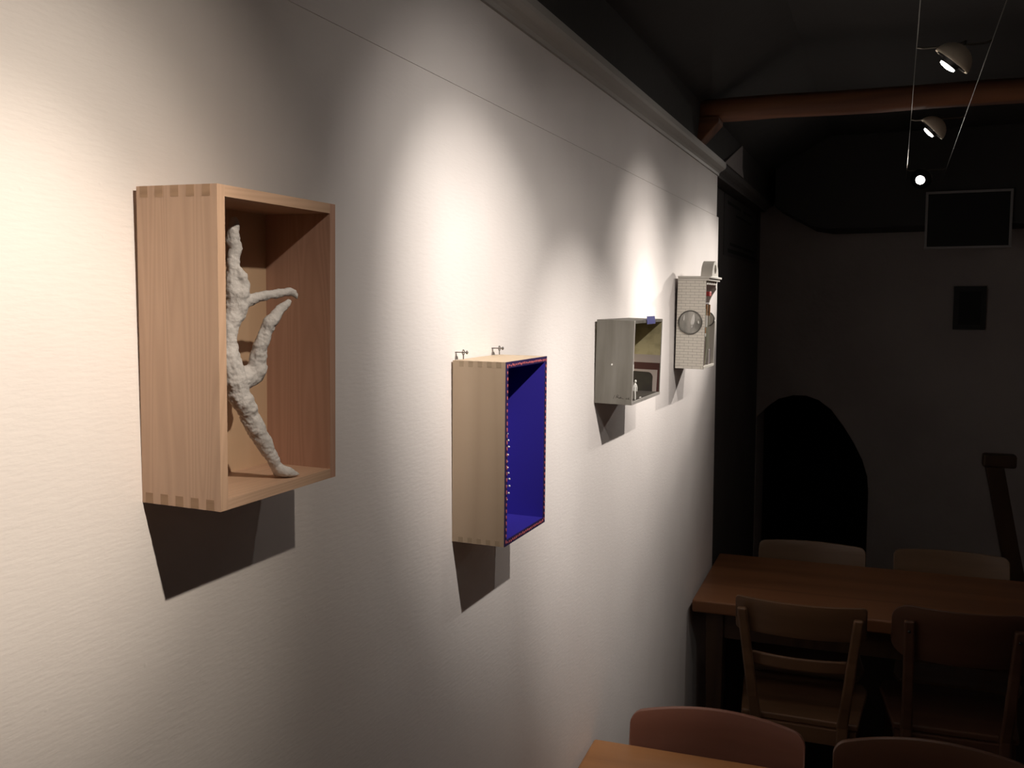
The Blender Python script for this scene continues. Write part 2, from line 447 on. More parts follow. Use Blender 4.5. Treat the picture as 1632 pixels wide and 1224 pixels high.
# ---------------------------------------------------------------- finger jointed boxes
def finger_outline(a, b, pins, t, tabs):
    """outline along [0,a] x [0,b]; pins = ranges along the first axis cut (or left standing) at both ends of the second"""
    pts = []
    def run(lo, hi, rev):
        seq = []
        x = 0
        for p0, p1 in pins:
            if tabs: seq += [(p0, hi), (p0, lo), (p1, lo), (p1, hi)]
            else: seq += [(p0, lo), (p0, hi), (p1, hi), (p1, lo)]
        base = hi if tabs else lo
        seq = [(0, base)] + seq + [(a, base)]
        return seq[::-1] if rev else seq
    bot = run(0, t, False)
    top = run(b, b - t, True)
    r = []
    for q in bot + top:
        if not r or (abs(q[0] - r[-1][0]) + abs(q[1] - r[-1][1])) > 1e-7: r.append(q)
    return r
def jointed_box(name, loc, tilt, wd, h, d, t, pins, m_side, m_top, m_end, m_in, m_back):
    root = empty(name, loc, (0, tilt, 0))
    for y0, y1, nm in ((0, t, 'side_panel'), (wd - t, wd, 'side_panel')):
        mb = MB().prism(finger_outline(d, h, pins, t, False), y0, y1, 'y')
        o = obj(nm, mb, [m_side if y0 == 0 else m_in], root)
    for z0, z1, nm in ((h - t, h, 'top_panel'), (0, t, 'bottom_panel')):
        mb = MB().prism(finger_outline(d, wd, pins, t, True), z0 + (.0001 if z0 == 0 else 0), z1, 'z')
        # end grain shows on the tab ends, a hair proud of the side
        for i, f in enumerate(mb.f):
            ys = [mb.v[k][1] for k in f]
            if max(ys) < 1e-6 or min(ys) > wd - 1e-6: mb.m[i] = 1
        mb.v = [(x, (-.00015 if y < 1e-6 else (wd + .00015 if y > wd - 1e-6 else y)), z) for x, y, z in mb.v]
        obj(nm, mb, [m_top, m_end], root)
    mb = MB().box(.004, .008, t, wd - t, t, h - t)
    obj('back_panel', mb, m_back, root)
    return root

# --- box with the dancer
T1 = .0088
pins1 = [(.0036 + .0153 * i, .0036 + .0153 * i + .0078) for i in range(5)]
b1 = jointed_box('wooden_display_box', (.0, .579, 1.5085), .018, .163, .254, .079, T1, pins1, M['beech'], M['beech_y'], M['endgrain'], M['beech_in'], M['beech_back'])
tag(b1, 'large plain beech display box with finger joints holding the white dancer', 'display box')

# the plaster dancer: one continuous body, points measured on the photo at a chosen depth in the box
def dancer():
    k = 1 / 1900.
    chains = [
        [(374, 352, .054, 7), (372, 366, .053, 9.5), (372, 384, .052, 10.5), (375, 397, .052, 12), (373, 412, .052, 10.5), (372, 432, .052, 12), (373, 458, .052, 14.5), (374, 484, .052, 15), (371, 508, .052, 14.5), (368, 524, .052, 11.5), (367, 540, .052, 12), (367, 560, .052, 14), (369, 582, .052, 18), (374, 606, .052, 21), (383, 632, .054, 18.5), (395, 656, .056, 16.5), (407, 682, .058, 15.5), (419, 704, .060, 13.5), (430, 724, .062, 11.5), (439, 740, .064, 9), (447, 749, .066, 9.5), (456, 754, .069, 8.5), (472, 757, .072, 4.5)],
        [(380, 430, .057, 7), (385, 442, .058, 9.5), (389, 455, .058, 9.5), (384, 470, .057, 13.5), (383, 488, .056, 13), (380, 501, .055, 11)],
        [(384, 480, .056, 10), (396, 480, .060, 10.5), (410, 474, .064, 8.5), (428, 470, .068, 8), (448, 467, .071, 7.5), (463, 465, .074, 7.5), (469, 467, .076, 6), (473, 475, .077, 2.5)],
        [(376, 606, .052, 20), (392, 602, .054, 20), (404, 597, .057, 19), (410, 586, .060, 16), (413, 570, .062, 14), (416, 552, .065, 13), (422, 534, .067, 12), (429, 515, .070, 11), (439, 503, .073, 9.5), (449, 492, .076, 8), (456, 485, .078, 6.5), (459, 481, .079, 5)],
        [(434, 738, .062, 8), (443, 750, .060, 9.5), (446, 756, .062, 8.5), (460, 757, .068, 8)],
        [(446, 748, .066, 9), (458, 752, .070, 9), (474, 758, .0735, 5)],
    ]
    mb = MB()
    for ch in chains:
        pts = []; rad = []
        for px, py, x, r in ch:
            pts.append(at_x(px, py, x)); rad.append(r * k)
        # resample so the knobbly radius can vary
        P2 = []; R2 = []
        for i in range(len(pts) - 1):
            for s in range(4):
                u = s / 4
                P2.append(pts[i].lerp(pts[i + 1], u)); R2.append(rad[i] * (1 - u) + rad[i + 1] * u)
        P2.append(pts[-1]); R2.append(rad[-1])
        for p, r in zip(P2, R2):
            r *= 1 + .13 * noise.noise(p * 160)
            mb.ball(p + Vector((noise.noise(p * 90), noise.noise(p * 90 + Vector((5, 0, 0))), 0)) * .0012, r, 10, 7)
    # the foot spreads flat on the floor of the box
    mb.v = [(x, y, max(z, 1.5172)) for x, y, z in mb.v]
    o = obj('dancer_sculpture', mb, M['plaster'])
    r = o.modifiers.new('remesh', 'REMESH'); r.mode = 'VOXEL'; r.voxel_size = .0009; r.use_smooth_shade = True
    s = o.modifiers.new('smooth', 'SMOOTH'); s.iterations = 4; s.factor = .5
    for nm, sc, st in (('lumps', .007, .0022), ('grit', .0024, .0010)):
        tx = bpy.data.textures.new(nm, 'CLOUDS'); tx.noise_scale = sc; tx.noise_depth = 2
        dm = o.modifiers.new(nm, 'DISPLACE'); dm.texture = tx; dm.strength = st; dm.mid_level = .5; dm.texture_coords = 'GLOBAL'
    return o
dn = dancer()
tag(dn, 'rough white plaster dancer with one arm raised, standing in the large beech box', 'sculpture')

# --- blue box
T2 = .0082
pins2 = [(.0098 + .0140 * i, .0098 + .0140 * i + .0072) for i in range(5)]
W2, H2, D2 = .162, .255, .079
b2 = jointed_box('painted_display_box', (.0, 1.157, 1.337), .011, W2, H2, D2, T2, pins2, M['birch'], M['birch_y'], M['birch_end'], M['birch'], M['birch'])
tag(b2, 'tall pale wood display box painted ultramarine inside with pink dotted rim', 'display box')
e = .0009
obj('blue_lining', MB().box(.008, D2, T2, T2 + e, T2, H2 - T2), M['blue'], b2)
obj('blue_lining', MB().box(.008, D2, W2 - T2 - e, W2 - T2, T2, H2 - T2), M['blue'], b2)
obj('blue_lining', MB().box(.008, D2, T2 + e, W2 - T2 - e, T2, T2 + e), M['blue'], b2)
obj('blue_lining', MB().box(.008, D2, T2 + e, W2 - T2 - e, H2 - T2 - e, H2 - T2), M['blue'], b2)
obj('blue_lining', MB().box(.008, .008 + e, T2 + e, W2 - T2 - e, T2 + e, H2 - T2 - e), M['blue'], b2)
# painted front rim: a thin frame of four strips
mb = MB()
x0, x1 = D2, D2 + .0008
mb.box(x0, x1, 0, T2, 0, H2); mb.box(x0, x1, W2 - T2, W2, 0, H2); mb.box(x0, x1, T2, W2 - T2, 0, T2); mb.box(x0, x1, T2, W2 - T2, H2 - T2, H2)
obj('painted_rim', mb, M['navy'], b2)
mb = MB()
def dot(y, z, ry, rz):
    nn = 8
    a = random.uniform(-.15, .15); j = random.uniform(.8, 1.15)
    mb.prism([(y + ry * j * math.cos(2 * PI * k / nn + a), z + rz * j * math.sin(2 * PI * k / nn)) for k in range(nn)], x1, x1 + .0006, 'x')
for i in range(29):
    z = .006 + i * (H2 - .012) / 28
    dot(T2 * .66 + random.uniform(-.0004, .0004), z, .0011, .0026)
    dot(W2 - T2 * .5 + random.uniform(-.0004, .0004), z, .0009, .0022)
for i in range(1, 24):
    y = T2 * .62 + i * (W2 - T2 * 1.12) / 24
    dot(y, H2 - T2 * .62 + random.uniform(-.0006, .0006), .0013, .0017)
    dot(y, T2 * .5 + random.uniform(-.0005, .0005), .0013, .0018)
o = obj('pink_dots', mb, M['pink'], b2); o['kind'] = 'stuff'
# pins with bead heads standing out from the back panel
beads = [(183, 202, 0), (197, 262, 0), (205, 316, 0), (208, 368, 0), (201, 433, 0), (193, 487, 0), (198, 537, 0), (206, 581, 0), (213, 630, 0), (213, 686, 0), (207, 744, 0), (190, 797, 0),
         (195, 296, 1), (190, 346, 2), (183, 408, 0), (176, 552, 2), (186, 580, 2), (176, 610, 3), (180, 655, 4), (184, 694, 3), (176, 735, 3), (181, 270, 1), (178, 660, 4)]
BM = [M['white'], mat('green bead', (.05, .22, .12), .4), mat('sky blue bead', (.20, .35, .70), .4), mat('cream bead', (.75, .62, .42), .4), mat('amber bead', (.70, .38, .08), .4)]
inv = (Matrix.Translation((.0, 1.157, 1.337)) @ Matrix.Rotation(.011, 4, 'Y')).inverted()
for i, (px, py, c) in enumerate(beads):
    p = inv @ at_x(770 + px / 5.1, 640 + py / 5.1, .070 if c == 0 else .066)
    p.y = max(p.y, T2 + e + .002)
    h = obj('pin', MB().tube([(.008 + e, p.y, p.z), (p.x, p.y, p.z)], .00035, 6), M['steel'], b2)
    obj('bead', MB().ball(p, .0016 if c == 0 else .0012, 10, 7), BM[c], h)

# wall hooks above the blue box
def hook(y, label):
    z = 1.337 + H2 + .0105
    r = empty('wall_hook', (0, y, z)); tag(r, label, 'hook', 'hooks holding the blue box')
    obj('screw_shaft', MB().tube([(0, 0, 0), (.0175, 0, 0)], .0008, 8), M['steel'], r)
    rot = Matrix.Rotation(PI / 2, 4, 'Y')
    obj('screw_head', MB().lathe([(.0004, .0165), (.0023, .0170), (.0026, .0182), (.0016, .0193), (.0004, .0195)], rot, 12), M['steel'], r)
    mb = MB(); nn = 14
    mb.tube([(.0125, .0033 * math.cos(2 * PI * k / nn), .0033 * math.sin(2 * PI * k / nn)) for k in range(nn + 1)], .0008, 6, cap=False)
    mb.tube([(.0125, 0, -.0033), (.0125, 0, -.0095)], .0009, 6)
    obj('eyelet', mb, M['steel'], r)
    mb = MB(); mb.tube([(.0018, 0, 0), (.0018, 0, -.0060)], .0006, 6)
    mb.prism([(-.0016, -.0100), (.0016, -.0100), (.0008, -.0055), (-.0008, -.0055)], .0008, .0034, 'x')
    obj('wall_plate', mb, M['steel'], r)
hook(1.171, 'small steel hook above the left corner of the blue box')
hook(1.300, 'small steel hook above the right corner of the blue box')

# ---------------------------------------------------------------- grey box
Y3, Z3, W3, H3, D3, T3 = 1.832, 1.466, .250, .172, .079, .0062
b3 = empty('grey_display_box', (.0006, Y3, Z3), (0, .028, 0))
tag(b3, 'low brushed grey display box holding a tiny painted room, blue tape on top', 'display box')
for y0 in (0, W3 - T3):
    obj('side_panel', MB().box(0, D3, y0, y0 + T3, 0, H3), M['grey_wash'], b3, .0004)
obj('top_panel', MB().box(0, D3, T3, W3 - T3, H3 - T3, H3), M['grey_wash'], b3, .0004)
obj('bottom_panel', MB().box(0, D3, T3, W3 - T3, 0, T3), M['grey_frame'], b3, .0004)
obj('back_panel', MB().box(.003, .006, T3, W3 - T3, T3, H3 - T3), M['olive'], b3)
obj('front_edge', MB().box(D3, D3 + .0006, 0, .0052, 0, H3).box(D3, D3 + .0006, .0052, W3, 0, T3), M['grey_frame'], b3)
yr = W3 - T3
zin0, zin1 = T3, H3 - T3
zs = dict(ol=.090, li=.072, ma=.056)
obj('olive_panel', MB().box(.006, D3 - .001, yr - .0007, yr, zs['ol'], zin1), M['olive'], b3)
obj('lilac_band', MB().box(.006, D3 - .0005, yr - .0010, yr, zs['li'], zs['ol']), M['lilac'], b3)
obj('maroon_band', MB().box(.006, D3 - .001, yr - .0008, yr, zin0, zs['li']), M['maroon'], b3)
# painted doorway: grey surround with one rounded corner around a dark opening
fo = [(.006, zs['ma']), (.0735, zs['ma']), (.0725, zin0 + .0002), (.0635, zin0 + .0002)]
arc = [(.0635 - .012 * (1 - math.cos(t)), zs['ma'] - .0055 - .012 * (1 - math.sin(t))) for t in [PI / 2 * i / 6 for i in range(7)]]
fo += [(.0632, .03)] + arc + [(.006, zs['ma'] - .0045)]
obj('doorway_surround', MB().prism(fo, yr - .0022, yr - .0008, 'y'), M['lilac'], b3)
obj('dark_doorway', MB().box(.006, .0645, yr - .0012, yr - .0008, zin0 + .0002, zs['ma'] - .004), M['charcoal'], b3)
obj('grey_block', MB().box(.045, .066, .060, .085, zin0, .040), M['grey_wash'], b3, .0005)
obj('floor_sheet', MB().box(.006, D3 - .003, T3, yr - .001, T3, T3 + .0006), M['charcoal'], b3)
# small marks on the side: white chip and handwriting
obj('white_chip', MB().prism([(.0335, .0795), (.036, .0795), (.037, .082), (.035, .0835), (.0335, .082)], -.0004, 0, 'y'), M['white'], b3)
obj('white_sticker', MB().box(D3 + .0006, D3 + .0010, .0008, .0050, .070, .083), M['white'], b3)
strokes = [
    [(.0375, .0075), (.0385, .0095), (.0395, .0125), (.0405, .0150)],
    [(.0430, .0085), (.0440, .0120), (.0450, .0155), (.0475, .0160), (.0478, .0130), (.0455, .0115), (.0445, .0125)],
    [(.0460, .0115), (.0480, .0100), (.0495, .0085), (.0500, .0105), (.0510, .0110), (.0515, .0085)],
    [(.0525, .0090), (.0530, .0140), (.0532, .0090), (.0545, .0108), (.0555, .0085), (.0565, .0098), (.0570, .0080), (.0585, .0088), (.0590, .0076)],
    [(.0640, .0090), (.0655, .0105), (.0665, .0090), (.0650, .0078), (.0640, .0090)],
    [(.0680, .0110), (.0695, .0100), (.0685, .0080), (.0700, .0075), (.0705, .0115)],
]
mb = MB()
for s_ in strokes:
    mb.tube([(x + .003, -.0001, z + .004) for x, z in s_], .00038, 5)
obj('handwritten_signature', mb, M['signature'], b3)

# masking tape folded over the top front edge of the grey box
tp = empty('masking_tape', (.0006, Y3, Z3), (0, .028, 0))
tag(tp, 'small piece of blue masking tape folded over the grey box front edge', 'tape')
mb = MB()
pr = [(D3 - .007, H3 + .0003), (D3 - .004, H3 + .0004), (D3 - .001, H3 + .0008), (D3 + .0012, H3 + .0002), (D3 + .0016, H3 - .004), (D3 + .0018, H3 - .0090)]
th = .0004
ol = pr + [(x + (.0 if i < 3 else th), z + (th if i < 4 else 0)) for i, (x, z) in list(enumerate(pr))[::-1]]
mb.prism(ol, .098, .172, 'y')
obj('tape_strip', mb, M['tape'], tp)
obj('tape_flap', MB().prism([(D3 + .0006, H3 + .0006), (D3 + .0002, H3 + .0075), (D3 + .0006, H3 + .0076), (D3 + .0016, H3 + .0002)], .100, .170, 'y'), M['tape'], tp)

# tiny white figure standing in the grey box
fg = empty('miniature_figure', (.0006, Y3, Z3), (0, .028, 0))
tag(fg, 'tiny white standing figure at the near corner inside the grey box', 'figurine')
fx, fy, fz = .0735, .046, T3 + .0008
mb = MB()
mb.tube([(fx - .0011, fy + .002, fz), (fx - .0007, fy + .001, fz + .010), (fx, fy, fz + .020)], [.0012, .0014, .0018], 8)
mb.tube([(fx + .0015, fy - .002, fz), (fx + .0012, fy - .001, fz + .010), (fx, fy, fz + .020)], [.0012, .0014, .0018], 8)
mb.tube([(fx, fy, fz + .018), (fx, fy, fz + .025), (fx + .0002, fy, fz + .032), (fx + .0002, fy, fz + .0345)], [.0022, .0024, .0030, .0012], 10)
mb.tube([(fx + .002, fy + .003, fz + .031), (fx + .0035, fy + .003, fz + .024), (fx + .0036, fy + .002, fz + .017)], [.0011, .001, .0008], 7)
mb.tube([(fx - .002, fy - .003, fz + .031), (fx - .003, fy - .003, fz + .024), (fx - .003, fy - .002, fz + .018)], [.0011, .001, .0008], 7)
mb.ball((fx + .0004, fy, fz + .0385), .0028, 10, 8, sc=(.9, .85, 1.2))
o = obj('figure_body', mb, M['white'], fg)
r_ = o.modifiers.new('remesh', 'REMESH'); r_.mode = 'VOXEL'; r_.voxel_size = .0004; r_.use_smooth_shade = True
cr = obj('paper_scrap', MB().prism([(.0735, .004 + T3 - .0032), (.0765, .004 + T3 - .003), (.077, .0056 + T3 - .003), (.0745, .0062 + T3 - .003)], .082, .090, 'y'), M['white'])
cr.location = (.0006, Y3, Z3); cr.rotation_euler = (0, .028, 0)
tag(cr, 'small white crumpled scrap on the floor of the grey box', 'scrap')

# ---------------------------------------------------------------- brick clock house
Y4, Z4, W4, H4, D4 = 2.593, 1.489, .168, .246, .079
ck = empty('brick_clock_house', (.0045, Y4, Z4), (0, .020, 0))
obj('hanging_cleat', MB().box(-.0085, .001, .06, .11, .200, .230), M['beech'], ck)
obj('wall_bumper', MB().prism([(.07 + .006 * math.cos(PI * k / 6), .02 + .006 * math.sin(PI * k / 6)) for k in range(12)], -.0050, .001, 'x'), M['blacktrim'], ck)
tag(ck, 'white brick patterned miniature clock tower box with round side window and arched top', 'display box')
sp = obj('side_panel', MB().box(0, D4, .0006, .006, 0, H4), M['mortar'], ck)
rows = 31; rh = H4 / rows; bl = .0240
bmesh_cache = {}
def brick(x0, x1, r):
    key = round(x1 - x0, 4)
    if key not in bmesh_cache:
        bmesh_cache[key] = MB().box(0, x1 - x0, 0, .0012, 0, rh - .0007).mesh('brick', M['brick'])
    o = link('brick', bmesh_cache[key], sp); o.location = (x0, 0 - random.uniform(0, .00015), r * rh + .00035)
wx, wz, wr = .0385, .1300, .0335
for r in range(rows):
    x = -(bl / 2 if r % 2 else 0)
    while x < D4 - 1e-4:
        a = max(x, 0); b = min(x + bl, D4)
        if b - a > .004:
            cx = (a + b) / 2; cz = (r + .5) * rh
            # skip bricks wholly under the window
            far = max(math.hypot(px - wx, pz - wz) for px in (a, b) for pz in (r * rh, (r + 1) * rh))
            if far > wr - .001: brick(a + .00035, b - .00035, r)
        x += bl
rot = Matrix.Translation((wx, 0, wz)) @ Matrix.Rotation(PI / 2, 4, 'X')
wn = obj('round_window', MB().lathe([(wr - .0028, .0006), (wr - .0026, .0026), (wr - .001, .0032), (wr + .0002, .0026), (wr + .0004, -.0004)], rot, 40), M['ring'], ck)
obj('window_glass', MB().lathe([(wr - .0020, .0008), (wr * .6, .0016), (wr * .3, .0020), (.0003, .0021)], rot, 40), M['glass'], wn)
def highlight(cx, cz, hw, hh, lean, name):  # white sliver standing in for a light reflection on the window glass
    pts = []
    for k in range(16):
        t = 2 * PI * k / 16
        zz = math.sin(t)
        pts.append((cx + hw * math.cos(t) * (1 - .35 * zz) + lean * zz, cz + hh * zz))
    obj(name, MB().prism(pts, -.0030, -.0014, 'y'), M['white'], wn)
highlight(.0465, .1375, .0046, .0165, .0020, 'painted_highlight')
highlight(.0445, .1200, .0016, .0050, .0006, 'painted_highlight')
highlight(.0215, .1430, .0014, .0085, .0006, 'painted_highlight')
highlight(.0620, .1310, .0016, .0045, -.0006, 'painted_highlight')
# other carcass panels; the far side is sawn to an S curve
obj('back_panel', MB().box(0, .004, .006, W4 - .005, 0, H4), M['violet'], ck)
obj('bottom_panel', MB().box(.004, D4 - .001, .006, W4 - .005, 0, .0055), M['cream'], ck, .0005)
obj('bottom_sill', MB().box(D4 - .006, D4 + .001, .004, W4, .0005, .0075), M['cream'], ck, .0006)
prof = [(0, 0), (D4, 0), (D4, .132)]
for i in range(13):
    t = i / 12
    z = .132 + t * .092
    x = D4 - .0195 * math.sin(PI * min(1, t * 1.0)) ** 1.0 * (1 if t < .5 else 1)
    prof.append((x, z))
prof += [(D4 - .003, H4), (0, H4)]
obj('sawn_side_panel', MB().prism(prof, W4 - .005, W4, 'y'), M['cream'], ck, .0004)
# cornice of two slabs and dentils
obj('cornice', MB().box(0, D4 + .0080, -.0012, W4 + .008, H4, H4 + .0065), M['cream'], ck, .0007)
obj('cornice', MB().box(0, D4 + .0125, -.0028, W4 + .012, H4 + .0068, H4 + .0125), M['cream'], ck, .0007)
for i in range(5):
    y0 = .009 + i * (W4 - .022) / 4.4
    obj('dentil', MB().box(D4 - .010, D4 + .0008, y0, y0 + .024, H4 - .0105, H4 - .0002), M['cream'], ck, .0004)
# arched pediment with a hole: arch outline extruded from the wall side forward
pc, prr, zb = .120, .050, H4 + .0125
arc = [(pc + prr * math.cos(PI * i / 20), zb + .046 * math.sin(PI * i / 20)) for i in range(21)]
hole = [(pc + .017 * math.cos(PI * 2 * i / 20), zb + .0225 + .0135 * math.sin(PI * 2 * i / 20)) for i in range(20)]
bm = bmesh.new()
def ring(pts, x): return [bm.verts.new((x, y, z)) for y, z in pts]
fr = {}
for x in (.050, .082):
    a = ring(arc, x); hh = ring(hole, x); fr[x] = (a, hh)
    for i in range(10): bm.faces.new([a[2 * i], a[2 * i + 1], a[2 * i + 2], hh[i + 1], hh[i]])
    lower = [hh[k % 20] for k in range(10, 21)]
    bm.faces.new([a[20]] + lower + [a[0]])
(a, h1), (c, h2) = fr[.050], fr[.082]
for i in range(20): bm.faces.new([a[i], a[i + 1], c[i + 1], c[i]]); bm.faces.new([h1[i], h1[(i + 1) % 20], h2[(i + 1) % 20], h2[i]])
bm.faces.new([a[20], a[0], c[0], c[20]])
bmesh.ops.recalc_face_normals(bm, faces=bm.faces)
me = bpy.data.meshes.new('arched_pediment'); bm.to_mesh(me); bm.free(); me.materials.append(M['cream'])
link('arched_pediment', me, ck)
obj('pediment_backing', MB().prism([(pc + (p[0] - pc) * .999, p[1]) for p in hole], .056, .060, 'x'), M['ring'], ck)
# works inside, seen past the sawn side: post, dial, ribbons, red block
obj('red_block', MB().box(.060, .075, .080, .110, .204, .217), M['red'], ck, .001)
obj('upper_shelf', MB().box(.004, .060, .006, W4 - .005, .182, .185), M['violet'], ck)
obj('amber_post', MB().box(.0680, .0730, .060, .072, .140, .180), M['amber'], ck, .0006)
obj('amber_post', MB().box(.0725, .0765, .086, .094, .148, .180), M['amber'], ck, .0006)
obj('amber_post', MB().box(.0690, .0730, .046, .056, .098, .115), M['amber'], ck, .0006)
rd = Matrix.Translation((.0565, W4 - .0056, .137)) @ Matrix.Rotation(PI / 2, 4, 'X')
dl = obj('dial', MB().lathe([(.0003, .0022), (.018, .0022), (.0195, .0012), (.0195, .0)], rd, 36), M['brick'], ck)
obj('dial_rim', MB().lathe([(.0195, .0026), (.0218, .0020), (.0218, .0), (.0195, .0)], rd, 36), M['ring'], dl)
obj('white_tablet', MB().box(.0690, .0775, .040, .048, .117, .149), M['white'], ck, .0008)
obj('white_tablet', MB().box(.0700, .0760, .036, .044, .090, .099), M['white'], ck, .0008)
vs = []; fs = []
for i in range(25):
    t = i / 24; z = .008 + t * .160
    xc = .0705 + .0030 * math.sin(t * PI * 1.3); hw_ = .0026 + .0014 * math.sin(PI * t)
    yy = .062 + .006 * math.sin(t * 4)
    for s_ in (0, 1):
        for xx in (-hw_, hw_): vs.append((xc + xx, yy + s_ * .001, z))
for i in range(24):
    a_ = i * 4
    for p_, q_ in ((0, 1), (3, 2), (1, 3), (2, 0)): fs.append((a_ + p_, a_ + q_, a_ + 4 + q_, a_ + 4 + p_))
fs += [(0, 1, 3, 2), (96, 97, 99, 98)]
obj('ribbon', MB().add(vs, fs, 0, True), M['ribbon'], ck)
obj('ribbon', MB().tube([(.0750, .090, .010), (.0755, .092, .060), (.0740, .090, .120), (.0750, .092, .165)], .0011, 8), M['ribbon'], ck)
obj('maroon_block', MB().box(.064, .0725, .034, .050, .0055, .078), M['maroon'], ck, .001)
obj('violet_block', MB().box(.048, .070, .128, .160, .0055, .050), M['violet'], ck, .002)

# ---------------------------------------------------------------- tables
def table(name, loc, rz, L, Wd, H, m_top, m_leg, label, th=.034, leg=.055, inset=.05):
    r = empty(name, loc, (0, 0, rz)); tag(r, label, 'table')
    obj('table_top', MB().box(0, L, 0, Wd, H - th, H), m_top, r, .006, 3)
    za, zb = H - th - .09, H - th
    for (x0, x1, y0, y1) in ((inset, L - inset, inset, inset + .022), (inset, L - inset, Wd - inset - .022, Wd - inset), (inset, inset + .022, inset + .022, Wd - inset - .022), (L - inset - .022, L - inset, inset + .022, Wd - inset - .022)):
        obj('apron', MB().box(x0, x1, y0, y1, za, zb), m_leg, r, .002)
    for x in (inset - .012, L - inset + .012 - leg):
        for y in (inset - .012, Wd - inset + .012 - leg):
            c = leg / 2; q = leg * .34
            vs = [(x + c + sx * q, y + c + sy * q, 0) for sx, sy in ((-1, -1), (1, -1), (1, 1), (-1, 1))] + [(x + c + sx * c, y + c + sy * c, za - .02) for sx, sy in ((-1, -1), (1, -1), (1, 1), (-1, 1))] + [(x + c + sx * c, y + c + sy * c, zb) for sx, sy in ((-1, -1), (1, -1), (1, 1), (-1, 1))]
            fs = [(3, 2, 1, 0), (8, 9, 10, 11)] + [(b + i, b + (i + 1) % 4, b + 4 + (i + 1) % 4, b + 4 + i) for b in (0, 4) for i in range(4)]
            obj('leg', MB().add(vs, fs), m_leg, r, .003)
    return r
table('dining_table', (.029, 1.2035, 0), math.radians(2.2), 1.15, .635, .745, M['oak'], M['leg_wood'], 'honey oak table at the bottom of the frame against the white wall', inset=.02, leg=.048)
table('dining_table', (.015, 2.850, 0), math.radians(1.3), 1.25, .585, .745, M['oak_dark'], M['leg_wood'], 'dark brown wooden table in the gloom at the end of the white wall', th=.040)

# ---------------------------------------------------------------- chairs
def panel(hw, z0, z1, sag, th, ybase, lean, rc, crown=0., low=0., nu=28, nv=6, cz=0.):
    """bent plywood panel: columns over the width, rounded corners, bowed backwards (-y) in the middle"""
    us = [-math.cos(PI * i / nu) for i in range(nu + 1)]
    vs = []
    for sd in (0, 1):
        for u in us:
            x = u * hw
            dx = abs(x) - (hw - rc)
            c = rc * (1 - math.sqrt(max(0, 1 - (dx / rc) ** 2))) if dx > 0 else 0
            zt = z1 - c + crown * (1 - u * u); zb = z0 + min(c, (z1 - z0) * .45) - low * (1 - u * u)
            for j in range(nv + 1):
                z = zb + (zt - zb) * j / nv
                y = ybase - lean * (z - .45) - sag * (1 - u * u) + (th if sd else 0)
                vs.append((x, y, z))
    n1 = (nu + 1) * (nv + 1); fs = []
    def I(s, i, j): return s * n1 + i * (nv + 1) + j
    for i in range(nu):
        for j in range(nv):
            fs.append((I(0, i, j), I(0, i + 1, j), I(0, i + 1, j + 1), I(0, i, j + 1)))
            fs.append((I(1, i, j), I(1, i, j + 1), I(1, i + 1, j + 1), I(1, i + 1, j)))
        for j in (0, nv): fs.append((I(0, i, j), I(1, i, j), I(1, i + 1, j), I(0, i + 1, j)))
    for j in range(nv):
        for i in (0, nu): fs.append((I(0, i, j), I(0, i, j + 1), I(1, i, j + 1), I(1, i, j)))
    return MB().add(vs, fs, 0, True)
def bar(pts, w, d, mb=None):
    """rectangular section bar through points; w along x, d along y; per-point scale as 4th value"""
    mb = mb or MB(); vs = []; fs = []
    for p in pts:
        s = p[3] if len(p) > 3 else 1
        for sx, sy in ((-1, -1), (1, -1), (1, 1), (-1, 1)):
            vs.append((p[0] + sx * w / 2 * s, p[1] + sy * d / 2 * s, p[2]))
    for i in range(len(pts) - 1):
        for k in range(4): fs.append((i * 4 + k, i * 4 + (k + 1) % 4, i * 4 + 4 + (k + 1) % 4, i * 4 + 4 + k))
    fs += [(3, 2, 1, 0), tuple(len(vs) - 4 + k for k in range(4))]
    return mb.add(vs, fs)
